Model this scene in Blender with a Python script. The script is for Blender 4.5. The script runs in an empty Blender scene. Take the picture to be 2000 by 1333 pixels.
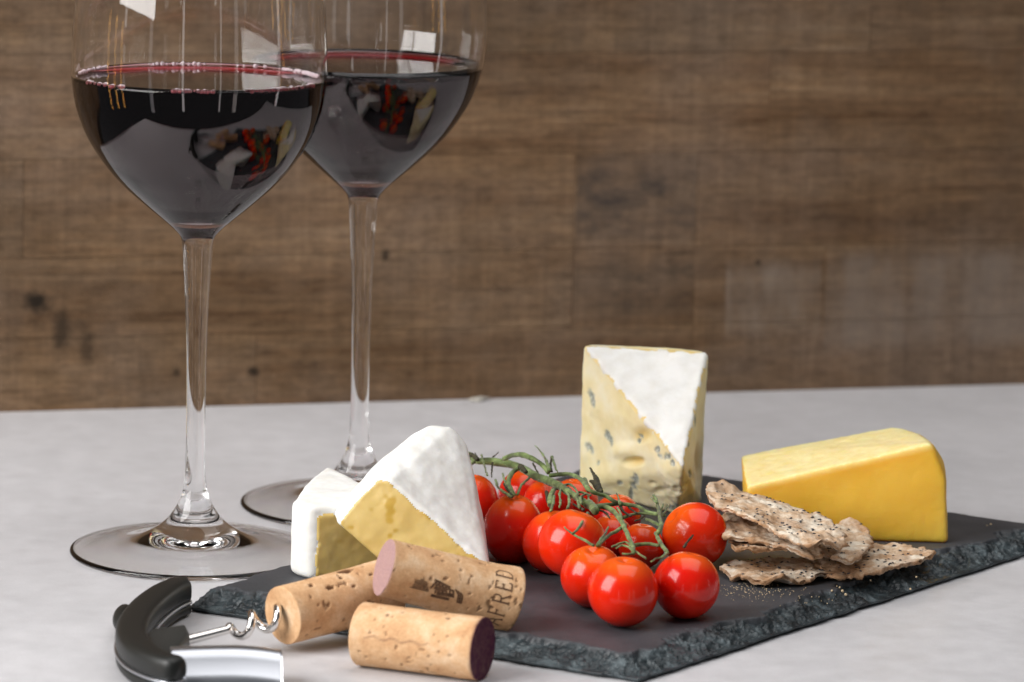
import bpy, bmesh, math, random
import numpy as np
from mathutils import Matrix, Vector
random.seed(7)
rng = np.random.default_rng(7)
S = 0.01                      # everything below is measured in centimetres
scene = bpy.context.scene
COL = scene.collection

# ------------------------------------------------------------------ camera
CAM = np.array([0.0, -150.0, 35.21]); FPX = 8000.0
_p, _r = math.radians(10), math.radians(1.4)
FW = np.array([0, math.cos(_p), -math.sin(_p)]); _x = np.array([1.0, 0, 0]); _u = np.cross(_x, FW)
RT = math.cos(_r) * _x + math.sin(_r) * _u
UP = -math.sin(_r) * _x + math.cos(_r) * _u
cd = bpy.data.cameras.new("camera"); cam = bpy.data.objects.new("camera", cd); COL.objects.link(cam)
cam.matrix_world = Matrix(((RT[0], UP[0], -FW[0], CAM[0]*S), (RT[1], UP[1], -FW[1], CAM[1]*S), (RT[2], UP[2], -FW[2], CAM[2]*S), (0, 0, 0, 1)))
cd.sensor_width = 36; cd.lens = FPX / 2000 * 36; cd.clip_start = 0.05; cd.clip_end = 50
cd.dof.use_dof = True; cd.dof.focus_distance = 1.50; cd.dof.aperture_fstop = 14
scene.camera = cam

def ray(x, y): return FW + RT*(x-1000)/FPX + UP*(666.5-y)/FPX
def at(x, y, Y):                 # point seen in direction (x, y) at depth Y
    d = ray(x, y); return CAM + (Y-CAM[1])/d[1]*d
def on(x, y, z=0.7):             # the same, at height z
    d = ray(x, y); return CAM + (z-CAM[2])/d[2]*d
def pxcm(P): return FPX/np.linalg.norm(np.asarray(P)-CAM)

# ------------------------------------------------------------------ light
w = bpy.data.worlds.new("World"); scene.world = w; w.use_nodes = True
w.node_tree.nodes["Background"].inputs[0].default_value = (0.92, 0.95, 1.0, 1)
w.node_tree.nodes["Background"].inputs[1].default_value = 0.08
def area(name, loc, target, sx, sy, power, col):
    l = bpy.data.lights.new(name, 'AREA'); l.shape = 'RECTANGLE'; l.size = sx*S; l.size_y = sy*S; l.energy = power; l.color = col
    o = bpy.data.objects.new(name, l); COL.objects.link(o); o.location = Vector(loc)*S
    d = Vector(target)-Vector(loc); o.rotation_euler = d.to_track_quat('-Z', 'Y').to_euler(); return o
area("window_light", (-112, -70, 78), (0, 0, 5), 100, 115, 37.0, (1.0, 0.985, 0.97))
area("ceiling_light", (30, 0, 170), (0, 0, 0), 170, 150, 17, (1.0, 0.98, 0.97))
for az, wd_, pw, cc in ((-11, 8, .9, (1, 1, 1)), (22, 6, .5, (1, 1, 1)), (36, 14, .7, (1, .96, .92)), (79, 7, 1.1, (1, 1, 1)), (-84, 1.6, .5, (1, .50, .10)), (-76, 1.6, .5, (1, .50, .10)), (-69, 1.6, .5, (1, .50, .10)), (-40, 12, .5, (.95, .97, 1))):
    a_ = math.radians(az); area("far_strip_lamp", (-8+230*math.sin(a_), 5-230*math.cos(a_), -12 if cc[1] > .6 else -22), (-8, 5, 10), wd_, 150 if cc[1] > .6 else 95, pw, cc)
scene.view_settings.view_transform = 'Standard'; scene.view_settings.look = 'None'
scene.view_settings.exposure = 0.02; scene.view_settings.gamma = 1
scene.cycles.use_denoising = True
scene.cycles.max_bounces = 16; scene.cycles.transmission_bounces = 14; scene.cycles.glossy_bounces = 6
scene.cycles.sample_clamp_indirect = 30; scene.cycles.blur_glossy = 0.0
scene.cycles.caustics_reflective = False

# ------------------------------------------------------------------ noise
def _h(i, j, k, s):
    n = (i*374761393 + j*668265263 + k*1442695041 + s*974634777) & 0xffffffff
    n = ((n ^ (n >> 13))*1274126177) & 0xffffffff
    n = (n ^ (n >> 16))*2246822519 & 0xffffffff
    return ((n ^ (n >> 15)) & 0xffff)/32767.5 - 1
def noise(P, s=0):
    P = np.asarray(P, float); f = np.floor(P); t = P-f; t = t*t*(3-2*t); i = f.astype(np.int64)
    a = 0
    for dx in (0, 1):
        for dy in (0, 1):
            for dz in (0, 1):
                wgt = (t[:, 0] if dx else 1-t[:, 0])*(t[:, 1] if dy else 1-t[:, 1])*(t[:, 2] if dz else 1-t[:, 2])
                a = a + wgt*_h(i[:, 0]+dx, i[:, 1]+dy, i[:, 2]+dz, s)
    return a
def fbm(P, sc=1.0, o=4, s=0):
    P = np.asarray(P, float)*sc; a = 0; g = 1; t = 0
    for k in range(o):
        a = a + g*noise(P*2**k, s+k*17); t += g; g *= .5
    return a/t*1.4
def sm(a, b, x): x = np.clip((x-a)/(b-a), 0, 1); return x*x*(3-2*x)

# ------------------------------------------------------------------ objects
def tag(o, label=None, cat=None, group=None, kind=None):
    for k, v in (('label', label), ('category', cat), ('group', group), ('kind', kind)):
        if v: o[k] = v
    return o
def thing(name, loc, label, cat, group=None, kind=None):
    o = bpy.data.objects.new(name, None); COL.objects.link(o); o.location = Vector(loc)*S; o.empty_display_size = .01
    return tag(o, label, cat, group, kind)
def mk(name, V, F, mat, parent=None, smooth=True, loc=None, mask=None, attrs=None, keep=False):
    """one mesh object from world-space centimetres"""
    if parent is not None: L = np.array(parent.location)/S
    elif loc is not None: L = np.array(loc, float)
    else: L = np.array((0., 0, 0))
    V = (np.asarray(V, float)-L)*S
    me = bpy.data.meshes.new(name); me.from_pydata(V.tolist(), [], F if isinstance(F, list) else F.tolist())
    if smooth: me.polygons.foreach_set('use_smooth', np.ones(len(me.polygons), bool))
    if mask is not None: attrs = dict(attrs or {}, mask=mask)
    for k, a in (attrs or {}).items():
        at_ = me.attributes.new(k, 'FLOAT', 'POINT'); at_.data.foreach_set('value', np.asarray(a, np.float32))
    me.update()
    if mat: me.materials.append(mat)
    o = bpy.data.objects.new(name, me); COL.objects.link(o)
    if parent is not None: o.parent = parent
    elif loc is not None: o.location = Vector(L)*S
    return o

# ------------------------------------------------------------------ materials
class N:
    def __init__(s, name):
        s.m = bpy.data.materials.new(name); s.m.use_nodes = True; s.t = s.m.node_tree; s.b = s.t.nodes['Principled BSDF']
        s.out = s.t.nodes['Material Output']
        tc = s.t.nodes.new('ShaderNodeTexCoord'); vm = s.t.nodes.new('ShaderNodeVectorMath'); vm.operation = 'SCALE'; vm.inputs['Scale'].default_value = 100
        s.t.links.new(tc.outputs['Object'], vm.inputs[0]); s.co = vm.outputs[0]      # local position in centimetres
    def n(s, typ, **k):
        x = s.t.nodes.new(typ)
        for a, v in k.items():
            if a.startswith('_'): setattr(x, a[1:], v)
        for a, v in k.items():
            if a.startswith('_'): continue
            a = a.replace('__', ' ')
            i = x.inputs[int(a[1:])] if a[0] == 'i' and a[1:].isdigit() else x.inputs[a]
            if hasattr(v, 'is_output') or isinstance(v, bpy.types.NodeSocket): s.t.links.new(v, i)
            else: i.default_value = v
        return x
    def map(s, sc=(1, 1, 1), rot=(0, 0, 0), loc=(0, 0, 0)):
        return s.n('ShaderNodeMapping', Vector=s.co, Scale=sc, Rotation=rot, Location=loc).outputs[0]
    def noise(s, scale, detail=4, rough=.55, vec=None, dist=0):
        return s.n('ShaderNodeTexNoise', Vector=vec or s.co, Scale=scale, Detail=detail, Roughness=rough, Distortion=dist).outputs[0]
    def ramp(s, fac, *st):
        r = s.n('ShaderNodeValToRGB', Fac=fac); e = r.color_ramp.elements
        while len(e) < len(st): e.new(.5)
        for q, (p, c) in zip(e, st):
            q.position = p; q.color = (*(c if hasattr(c, '__len__') else (c, c, c)), 1)
        return r.outputs[0]
    def mix(s, f, a, b, mode='MIX'):
        x = s.t.nodes.new('ShaderNodeMix'); x.data_type = 'RGBA'; x.blend_type = mode
        for i, v in ((0, f), (6, a), (7, b)):
            if isinstance(v, bpy.types.NodeSocket): s.t.links.new(v, x.inputs[i])
            else: x.inputs[i].default_value = v if i == 0 else (*v, 1) if len(v) == 3 else v
        return x.outputs[2]
    def math(s, op, a, b=0.0, c=None):
        x = s.t.nodes.new('ShaderNodeMath'); x.operation = op
        for i, v in enumerate((a, b) + ((c,) if c is not None else ())):
            if isinstance(v, bpy.types.NodeSocket): s.t.links.new(v, x.inputs[i])
            else: x.inputs[i].default_value = v
        return x.outputs[0]
    def attr(s, name): return s.n('ShaderNodeAttribute', _attribute_name=name).outputs['Fac']
    def bump(s, h, dist_cm=.02, strength=1.0):
        b = s.n('ShaderNodeBump', Height=h, Distance=dist_cm*S, Strength=strength); s.set(Normal=b.outputs[0])
    def set(s, **k):
        for a, v in k.items():
            a = a.replace('__', ' ')
            if isinstance(v, bpy.types.NodeSocket): s.t.links.new(v, s.b.inputs[a])
            else: s.b.inputs[a].default_value = (*v, 1) if (hasattr(v, '__len__') and len(v) == 3 and 'Color' in a) else v
        return s.m

def m_wood():
    m = N('weathered_wood')
    oi = m.n('ShaderNodeObjectInfo')
    off = m.n('ShaderNodeVectorMath', _operation='SCALE', i0=oi.outputs['Color'], Scale=14.0).outputs[0]
    co = m.n('ShaderNodeVectorMath', _operation='ADD', i0=m.co, i1=off).outputs[0]
    def mp(sc, c=None): return m.n('ShaderNodeMapping', Vector=c or co, Scale=sc).outputs[0]
    grain = m.noise(1, 8, .62, mp((.055, 1, .9)), .6)
    fine = m.noise(1, 8, .72, mp((.22, 1, 4.2)))
    saw = m.noise(1, 6, .75, mp((1.5, 1, .12)))
    sawk = m.noise(1, 3, .5, mp((.06, 1, .12), m.co))
    blot = m.noise(1, 6, .62, mp((.075, 1, .12), m.co)); big = m.noise(1, 4, .6, mp((.05, 1, .09), m.co))
    blot2 = m.noise(1, 7, .72, mp((.28, 1, .45), m.co))
    c = m.ramp(grain, (.26, (.085, .048, .024)), (.44, (.142, .090, .052)), (.58, (.180, .120, .072)), (.76, (.25, .178, .115)))
    c = m.mix(1, c, m.ramp(fine, (.28, (.60, .58, .56)), (.50, (1, 1, 1)), (.78, (1.28, 1.25, 1.2))), 'MULTIPLY')
    s = m.ramp(saw, (.3, (.80, .80, .81)), (.52, (1, 1, 1)), (.72, (1.22, 1.21, 1.20)))
    c = m.mix(m.ramp(sawk, (.38, .15), (.62, .8)), c, s, 'MULTIPLY')
    c = m.mix(m.ramp(blot, (.42, 0), (.60, .8)), c, m.mix(.8, (.165, .122, .090), s, 'MULTIPLY'))
    c = m.mix(m.ramp(blot2, (.56, 0), (.72, .6)), c, (.062, .042, .028))
    c = m.mix(m.ramp(m.noise(1, 7, .8, mp((.5, 1, 1.3), m.co)), (.62, 0), (.74, .55)), c, (.33, .25, .18))
    c = m.mix(1, c, m.ramp(big, (.32, (.72, .70, .66)), (.5, (1, 1, 1)), (.68, (1.22, 1.22, 1.24))), 'MULTIPLY')
    grit = m.noise(1, 6, .8, mp((.9, 1, 2.4), m.co))
    c = m.mix(1, c, m.ramp(grit, (.30, (.62, .60, .58)), (.5, (1, 1, 1)), (.70, (1.32, 1.28, 1.24))), 'MULTIPLY')
    streak = m.noise(1, 5, .7, mp((2.6, 1, .10), m.co))
    c = m.mix(m.ramp(blot2, (.40, .7), (.60, .15)), c, m.ramp(streak, (.32, (.78, .78, .79)), (.5, (1, 1, 1)), (.68, (1.24, 1.23, 1.22))), 'MULTIPLY')
    crk = m.noise(1, 7, .75, mp((.07, 1, 2.2), m.co), .4)
    c = m.mix(m.ramp(crk, (.30, .8), (.36, 0)), c, (.035, .024, .016))
    c = m.mix(1, c, m.n('ShaderNodeVectorMath', _operation='SCALE', i0=oi.outputs['Color'], Scale=1.16).outputs[0], 'MULTIPLY')
    def rect(u0, u1, z0, z1, soft):              # 1 inside a box on the wall, worn along its border
        sp = m.n('ShaderNodeSeparateXYZ', Vector=m.co); f_ = None
        nz = m.math('MULTIPLY', m.math('SUBTRACT', m.noise(.8, 4), .5), .25)
        for sock, a, b in (('X', u0, u1), ('Z', z0, z1)):
            d = m.math('SUBTRACT', (b-a)/2, m.math('ABSOLUTE', m.math('SUBTRACT', m.math('ADD', sp.outputs[sock], nz), (a+b)/2)))
            q = m.n('ShaderNodeMapRange', Value=d); q.inputs[1].default_value = 0; q.inputs[2].default_value = soft if sock == 'Z' else .12
            f_ = q.outputs[0] if f_ is None else m.math('MULTIPLY', f_, q.outputs[0])
        return f_
    # the dark board section at the middle and the pale worn area to its right
    pt = m.ramp(m.noise(1, 7, .7, mp((.35, 1, .8), m.co)), (.36, 1), (.56, .12))
    c = m.mix(m.math('MULTIPLY', m.math('MULTIPLY', rect(2.8, 8.6, 6.9, 11.25, .9), pt), 1.0), c, (.058, .045, .038))
    c = m.mix(m.math('MULTIPLY', m.math('MULTIPLY', rect(2.8, 8.6, 3.3, 6.9, .9), pt), .75), c, (.062, .045, .032))
    pw_ = m.ramp(m.noise(1, 5, .6, mp((.5, 1, .15), m.co)), (.35, .2), (.6, 1))
    c = m.mix(m.math('MULTIPLY', m.math('MULTIPLY', rect(10.1, 14.9, 2.4, 6.4, .8), pw_), .65), c, (.25, .20, .16))
    c = m.mix(m.math('MULTIPLY', m.math('MULTIPLY', rect(15.0, 26, 1.6, 6.8, .8), pw_), .55), c, (.215, .175, .145))
    # one big knot with its crack, and small nail marks
    for (u, z, rx, rz, am) in ((-21.9, 4.9, .55, .42, 1.0), (-20.8, 3.6, .35, .9, .75), (-19.6, 2.9, .3, .8, .55), (-12.1, 1.55, .22, .22, .9), (-15.6, 1.6, .16, .2, .7), (-6.1, 6.7, .16, .26, .8), (11.7, 6.1, .14, .12, .8)):
        d = m.n('ShaderNodeVectorMath', _operation='DISTANCE', i0=m.n('ShaderNodeMapping', Vector=m.co, Scale=(1/rx, 0, 1/rz)).outputs[0], i1=(u/rx, 0, z/rz)).outputs['Value']
        d = m.math('ADD', d, m.math('MULTIPLY', m.math('SUBTRACT', m.noise(2.4, 6, .7), .5), 2.2))
        c = m.mix(m.ramp(m.math('MULTIPLY', d, .5), (.25, am), (.75, 0)), c, (.022, .016, .011))
    m.set(Base__Color=c, Roughness=.85, Specular__IOR__Level=.12)
    m.bump(m.math('ADD', fine, m.math('MULTIPLY', saw, .6)), .05, .5)
    return m.m
def m_table():
    m = N('pale_grey_laminate')
    a = m.noise(.16, 7, .65); b = m.noise(.9, 7, .68); f = m.noise(14, 3, .6)
    c = m.ramp(a, (.3, (.515, .51, .525)), (.7, (.60, .592, .61)))
    c = m.mix(1, c, m.ramp(b, (.3, (.91, .91, .91)), (.7, (1.05, 1.05, 1.05))), 'MULTIPLY')
    c = m.mix(1, c, m.ramp(f, (.3, (.95, .95, .95)), (.7, (1.03, 1.03, 1.03))), 'MULTIPLY')
    m.set(Base__Color=c, Roughness=m.ramp(b, (.3, .42), (.7, .55)), Specular__IOR__Level=.4)
    m.bump(f, .003, .5); return m.m
def m_slate():
    m = N('dark_slate')
    k = m.attr('chip')
    a = m.noise(.35, 6, .6); f = m.noise(9, 8, .7); st = m.noise(1, 6, .65, m.map((2.5, 2.5, 16)))
    c = m.ramp(a, (.3, (.036, .040, .046)), (.55, (.056, .058, .066)), (.75, (.084, .084, .094)))
    c = m.mix(1, c, m.ramp(f, (.3, (.72, .72, .72)), (.7, (1.2, 1.2, 1.2))), 'MULTIPLY')
    c2 = m.ramp(m.noise(1.1, 6, .62), (.34, (.008, .012, .015)), (.52, (.030, .042, .048)), (.66, (.10, .128, .14)))
    c = m.mix(k, c, c2)
    dust = m.ramp(m.noise(1.0, 8, .75, m.map((.9, 2.2, 1))), (.62, 0), (.80, .35))
    c = m.mix(dust, c, (.145, .152, .165))
    m.set(Base__Color=c, Roughness=m.mix(k, m.ramp(f, (.3, .46), (.7, .62)), m.ramp(f, (.3, .22), (.7, .42))), Specular__IOR__Level=.5)
    m.bump(m.math('ADD', f, m.math('MULTIPLY', st, m.math('MULTIPLY', k, 1.5))), .028, .6); return m.m
def m_glass():
    m = N('clear_glass'); m.set(Base__Color=(1, 1, 1), Roughness=0.0, IOR=1.40, Transmission__Weight=1.0); return m.m
def m_wine():
    m = N('red_wine'); m.set(Base__Color=(1, 1, 1), Roughness=0.0, IOR=1.35, Transmission__Weight=1.0)
    v = m.n('ShaderNodeVolumeAbsorption', Color=(.86, .01, .07, 1), Density=700.0)
    m.t.links.new(v.outputs[0], m.out.inputs['Volume']); return m.m
def m_rind():
    m = N('white_bloomy_rind')
    a = m.noise(1.2, 6, .6); f = m.noise(16, 6, .7)
    c = m.ramp(a, (.3, (.71, .695, .65)), (.6, (.80, .795, .77)))
    m.set(Base__Color=c, Roughness=.9, Specular__IOR__Level=.15, Subsurface__Weight=.25, Subsurface__Radius=(.4, .32, .22), Subsurface__Scale=.006)
    m.bump(m.math('ADD', m.math('MULTIPLY', f, .5), a), .03, .5); return m.m
def m_brie():
    m = N('soft_cheese_paste')
    a = m.noise(.9, 4, .5); f = m.noise(8, 4, .6); h = m.attr('hole')
    c = m.ramp(a, (.3, (.60, .41, .13)), (.6, (.67, .49, .18)), (.8, (.74, .57, .25)))
    c = m.mix(m.math('MULTIPLY', h, .8), c, (.50, .30, .03))
    m.set(Base__Color=c, Roughness=.36, Specular__IOR__Level=.35, Subsurface__Weight=.3, Subsurface__Radius=(.5, .35, .1), Subsurface__Scale=.006)
    m.bump(m.math('ADD', m.math('MULTIPLY', f, .2), a), .03, .3); return m.m
def m_blue():
    m = N('blue_cheese_paste')
    a = m.noise(.7, 4, .55); f = m.noise(7, 7, .7); k = m.attr('mould'); h = m.attr('hole')
    c = m.ramp(a, (.30, (.82, .70, .36)), (.5, (.88, .78, .47)), (.7, (.91, .85, .62)))
    c = m.mix(h, c, (.68, .48, .14))
    spots = m.ramp(f, (.36, (.05, .075, .08)), (.5, (.22, .28, .28)), (.62, (.60, .62, .56)))
    c = m.mix(k, c, spots)
    m.set(Base__Color=c, Roughness=.5, Specular__IOR__Level=.3, Subsurface__Weight=.25, Subsurface__Radius=(.5, .4, .18), Subsurface__Scale=.005)
    m.bump(m.math('ADD', m.math('MULTIPLY', f, .4), m.math('MULTIPLY', a, 2)), .02, .3); return m.m
def m_yellow():
    m = N('hard_yellow_cheese')
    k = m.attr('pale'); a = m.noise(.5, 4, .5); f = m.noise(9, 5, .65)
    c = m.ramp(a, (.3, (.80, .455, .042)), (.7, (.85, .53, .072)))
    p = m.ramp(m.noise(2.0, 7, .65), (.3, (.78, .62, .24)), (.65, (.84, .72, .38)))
    c = m.mix(k, c, p)  # one paste in two tones: the lighter one paints light on the top
    m.set(Base__Color=c, Roughness=.42, Specular__IOR__Level=.35, Subsurface__Weight=.6, Subsurface__Radius=(1.0, .55, .12), Subsurface__Scale=.009)
    m.bump(m.math('ADD', f, m.math('MULTIPLY', m.noise(1, 5, .7, m.map((.4, .4, 9))), 1.2)), .018, .5); return m.m
def m_yrind():
    m = N('orange_wax_rind'); m.set(Base__Color=m.ramp(m.noise(1.5, 5), (.3, (.62, .33, .035)), (.7, (.78, .48, .07))), Roughness=.5, Subsurface__Weight=.2, Subsurface__Scale=.004, Subsurface__Radius=(1., .5, .2)); m.bump(m.noise(8, 5), .02, .5); return m.m
def m_tomato():
    m = N('tomato_skin')
    oi = m.n('ShaderNodeObjectInfo'); k = m.attr('shoulder'); a = m.noise(.8, 3)
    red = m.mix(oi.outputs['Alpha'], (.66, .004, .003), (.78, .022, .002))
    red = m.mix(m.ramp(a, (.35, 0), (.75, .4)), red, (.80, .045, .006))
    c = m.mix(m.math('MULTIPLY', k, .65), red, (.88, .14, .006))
    fl = m.noise(60, 2)
    c = m.mix(m.ramp(fl, (.66, 0), (.72, .22)), c, (.95, .35, .08))
    m.set(Base__Color=c, Roughness=.20, IOR=1.4, Specular__IOR__Level=.42, Subsurface__Weight=.05, Subsurface__Radius=(.8, .15, .05), Subsurface__Scale=.004, Coat__Weight=.2, Coat__Roughness=.05)
    m.bump(m.noise(1.5, 2), .04, .35); return m.m
def m_vine():
    m = N('tomato_vine_green')
    a = m.noise(2.2, 5, .6); f = m.noise(18, 5, .7)
    c = m.ramp(a, (.30, (.045, .055, .014)), (.48, (.12, .17, .048)), (.66, (.25, .33, .12)))
    c = m.mix(m.ramp(m.noise(1.3, 4), (.54, 0), (.68, .8)), c, (.060, .048, .022))
    m.set(Base__Color=c, Roughness=.6, Specular__IOR__Level=.3, Sheen__Weight=.2); m.bump(f, .02, .6); return m.m
def m_dry():
    m = N('dried_vine'); m.set(Base__Color=m.ramp(m.noise(5, 4), (.3, (.018, .016, .008)), (.7, (.065, .058, .025))), Roughness=.7); return m.m
def m_cork():
    m = N('natural_cork')
    oi = m.n('ShaderNodeObjectInfo'); st = m.attr('stain'); rd = m.attr('pit')
    off = m.n('ShaderNodeVectorMath', _operation='SCALE', i0=oi.outputs['Color'], Scale=11.0).outputs[0]
    co = m.n('ShaderNodeVectorMath', _operation='ADD', i0=m.co, i1=off).outputs[0]
    a = m.noise(1.4, 5, .6, co); f = m.noise(12, 6, .7, co)
    sp = m.noise(5.0, 3, .6, m.n('ShaderNodeMapping', Vector=co, Scale=(1, 1, 1)).outputs[0])
    c = m.ramp(a, (.28, (.56, .31, .155)), (.5, (.69, .43, .235)), (.72, (.80, .58, .38)))
    c = m.mix(1, c, m.ramp(f, (.3, (.86, .82, .78)), (.65, (1.06, 1.06, 1.06))), 'MULTIPLY')
    c = m.mix(m.ramp(sp, (.70, 0), (.76, .7)), c, (.22, .10, .045))
    c = m.mix(rd, c, (.12, .052, .022))
    wine = m.mix(oi.outputs['Alpha'], (.40, .245, .24), (.060, .009, .036))
    c = m.mix(m.math('MULTIPLY', st, m.ramp(m.noise(3.5, 6, .7, co), (.30, .88), (.6, 1))), c, m.mix(1, wine, m.ramp(f, (.3, (.8, .8, .8)), (.7, (1.15, 1.15, 1.15))), 'MULTIPLY'))
    m.set(Base__Color=c, Roughness=.8, Specular__IOR__Level=.2)
    m.bump(m.math('SUBTRACT', m.math('ADD', f, m.math('MULTIPLY', a, .5)), m.math('MULTIPLY', rd, 2)), .03, .6); return m.m
def m_ink(): m = N('faded_print'); return m.set(Base__Color=m.ramp(m.noise(9, 5, .7), (.35, (.045, .022, .012)), (.7, (.24, .125, .06))), Roughness=.8)
def m_faint(): m = N('faint_print'); return m.set(Base__Color=m.ramp(m.noise(9, 5, .7), (.3, (.34, .17, .10)), (.7, (.58, .36, .19))), Roughness=.8)
def m_crack():
    m = N('seeded_crispbread')
    a = m.noise(1.1, 6, .65); f = m.noise(7, 7, .72); e = m.attr('edge')
    c = m.ramp(a, (.34, (.43, .25, .13)), (.49, (.62, .46, .32)), (.62, (.80, .72, .60)))
    c = m.mix(1, c, m.ramp(f, (.3, (.80, .76, .72)), (.65, (1.08, 1.08, 1.08))), 'MULTIPLY')
    c = m.mix(m.math('MULTIPLY', e, .85), c, m.ramp(f, (.3, (.22, .10, .042)), (.7, (.55, .31, .16))))
    m.set(Base__Color=c, Roughness=.85, Specular__IOR__Level=.2); m.bump(m.math('ADD', f, a), .06, .8); return m.m
def simple(name, col, rough=.5, **k): m = N(name); return m.set(Base__Color=col, Roughness=rough, **k)
M_WOOD, M_TABLE, M_SLATE, M_GLASS, M_WINE, M_RIND, M_BRIE, M_BLUE = m_wood(), m_table(), m_slate(), m_glass(), m_wine(), m_rind(), m_brie(), m_blue()
M_YEL, M_YR, M_TOM, M_VINE, M_DRY, M_CORK, M_INK, M_FAINT, M_CRK = m_yellow(), m_yrind(), m_tomato(), m_vine(), m_dry(), m_cork(), m_ink(), m_faint(), m_crack()
M_SEED = simple('poppy_seed', (.028, .032, .045), .5)
M_CRUMB = simple('crumb', (.62, .48, .30), .9)
M_BLACK = N('black_plastic'); M_BLACK.bump(M_BLACK.noise(30, 4), .004, .5); M_BLACK = M_BLACK.set(Base__Color=(.008, .009, .008), Roughness=.46)
M_STEEL = N('polished_steel'); M_STEEL.bump(M_STEEL.noise(1, 4, .6, M_STEEL.map((.6, 20, 20))), .002, .4); M_STEEL = M_STEEL.set(Base__Color=(.58, .60, .645), Metallic=1.0, Roughness=.32)
M_CHROME = simple('chrome', (.80, .78, .76), .07, Metallic=1.0)
M_SCRAP = simple('dry_scrap', (.55, .52, .46), .9)
M_GAP = simple('dark_gap', (.03, .022, .015), .9)

# ------------------------------------------------------------------ mesh builders
def box(c, s, R=None, bev=.06):
    bm = bmesh.new(); bmesh.ops.create_cube(bm, size=1)
    for v in bm.verts: v.co = Vector((v.co.x*s[0], v.co.y*s[1], v.co.z*s[2]))
    if bev: bmesh.ops.bevel(bm, geom=bm.edges[:], offset=bev, segments=2, affect='EDGES')
    V = np.array([v.co[:] for v in bm.verts]); F = [[v.index for v in f.verts] for f in bm.faces]; bm.free()
    if R is not None: V = V @ np.asarray(R).T
    return V+np.asarray(c, float), F
def catmull(P, n=6):
    P = np.asarray(P, float); Q = np.vstack([2*P[0]-P[1], P, 2*P[-1]-P[-2]]); out = []
    for i in range(len(P)-1):
        a, b, c, d = Q[i:i+4]
        for k in range(n):
            t = k/n; out.append(.5*((2*b)+(-a+c)*t+(2*a-5*b+4*c-d)*t*t+(-a+3*b-3*c+d)*t**3))
    out.append(P[-1]); return np.array(out)
def lathe(prof, c, seg=96, zs=1.0):
    """(r, z) profile about the z axis at c"""
    V = []; F = []; rings = []
    for r, z in prof:
        if r < 1e-5: rings.append([len(V)]); V.append((c[0], c[1], c[2]+z*zs))
        else:
            rings.append(list(range(len(V), len(V)+seg)))
            for k in range(seg): a = 2*math.pi*k/seg; V.append((c[0]+r*math.cos(a), c[1]+r*math.sin(a), c[2]+z*zs))
    for a, b in zip(rings, rings[1:]):
        if len(a) == 1 and len(b) == 1: continue
        for k in range(seg):
            q = (k+1) % seg
            if len(a) == 1: F.append([a[0], b[q], b[k]])
            elif len(b) == 1: F.append([a[k], a[q], b[0]])
            else: F.append([a[k], a[q], b[q], b[k]])
    return V, F
def tube(P, R, seg=8, cap=True, up=None):
    """swept tube through P with radii R (numbers or (a, b) half sizes)"""
    P = np.asarray(P, float); V = []; F = []; n = len(P); ref = np.array(up if up is not None else (0.13, 0.2, 1.0))
    for i in range(n):
        t = P[min(i+1, n-1)]-P[max(i-1, 0)]; t /= np.linalg.norm(t)+1e-9
        a = np.cross(t, ref); a /= np.linalg.norm(a)+1e-9; b = np.cross(a, t)
        ra, rb = (R[i] if hasattr(R[i], '__len__') else (R[i], R[i]))
        for k in range(seg): th = 2*math.pi*k/seg; V.append(P[i]+a*ra*math.cos(th)+b*rb*math.sin(th))
    for i in range(n-1):
        for k in range(seg): q = (k+1) % seg; F.append([i*seg+k, i*seg+q, (i+1)*seg+q, (i+1)*seg+k])
    if cap: F.append(list(range(seg))[::-1]); F.append([(n-1)*seg+k for k in range(seg)])
    return V, F
def merge(parts):
    V = []; F = []
    for v, f in parts:
        o = len(V); V.extend([list(q) for q in v]); F.extend([[i+o for i in g] for g in f])
    return V, F
def solid(pts, voxel=.06, bevel=.08, smooth=3, faces=None):
    """rounded, evenly remeshed solid from corner points; returns verts, quads, hull planes"""
    bm = bmesh.new(); vs = [bm.verts.new(p) for p in pts]
    if faces: [bm.faces.new([vs[i] for i in f]) for f in faces]; bmesh.ops.recalc_face_normals(bm, faces=bm.faces[:])
    else:
        r = bmesh.ops.convex_hull(bm, input=bm.verts[:])
        bmesh.ops.delete(bm, geom=list({g for g in r['geom_unused']+r['geom_interior'] if isinstance(g, bmesh.types.BMVert)}), context='VERTS')
        bmesh.ops.dissolve_limit(bm, angle_limit=math.radians(3), verts=bm.verts[:], edges=bm.edges[:])
    bm.normal_update()
    planes = [(np.array(f.normal[:]), np.array(f.calc_center_median()[:])) for f in bm.faces]
    me = bpy.data.meshes.new('tmp'); bm.to_mesh(me); bm.free()
    o = bpy.data.objects.new('tmp', me); COL.objects.link(o)
    if bevel: b = o.modifiers.new('b', 'BEVEL'); b.width = bevel; b.segments = 3; b.limit_method = 'ANGLE'; b.angle_limit = .3
    r = o.modifiers.new('r', 'REMESH'); r.mode = 'VOXEL'; r.voxel_size = voxel
    if smooth: s = o.modifiers.new('s', 'SMOOTH'); s.iterations = smooth; s.factor = .5
    dg = bpy.context.evaluated_depsgraph_get(); ev = o.evaluated_get(dg).to_mesh()
    V = np.empty(len(ev.vertices)*3); ev.vertices.foreach_get('co', V); V = V.reshape(-1, 3)
    Nn = np.empty(len(ev.vertices)*3); ev.vertices.foreach_get('normal', Nn); Nn = Nn.reshape(-1, 3)
    F = [list(p.vertices) for p in ev.polygons]
    bpy.data.objects.remove(o); bpy.data.meshes.remove(me)
    return V.copy(), F, Nn.copy(), planes
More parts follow.
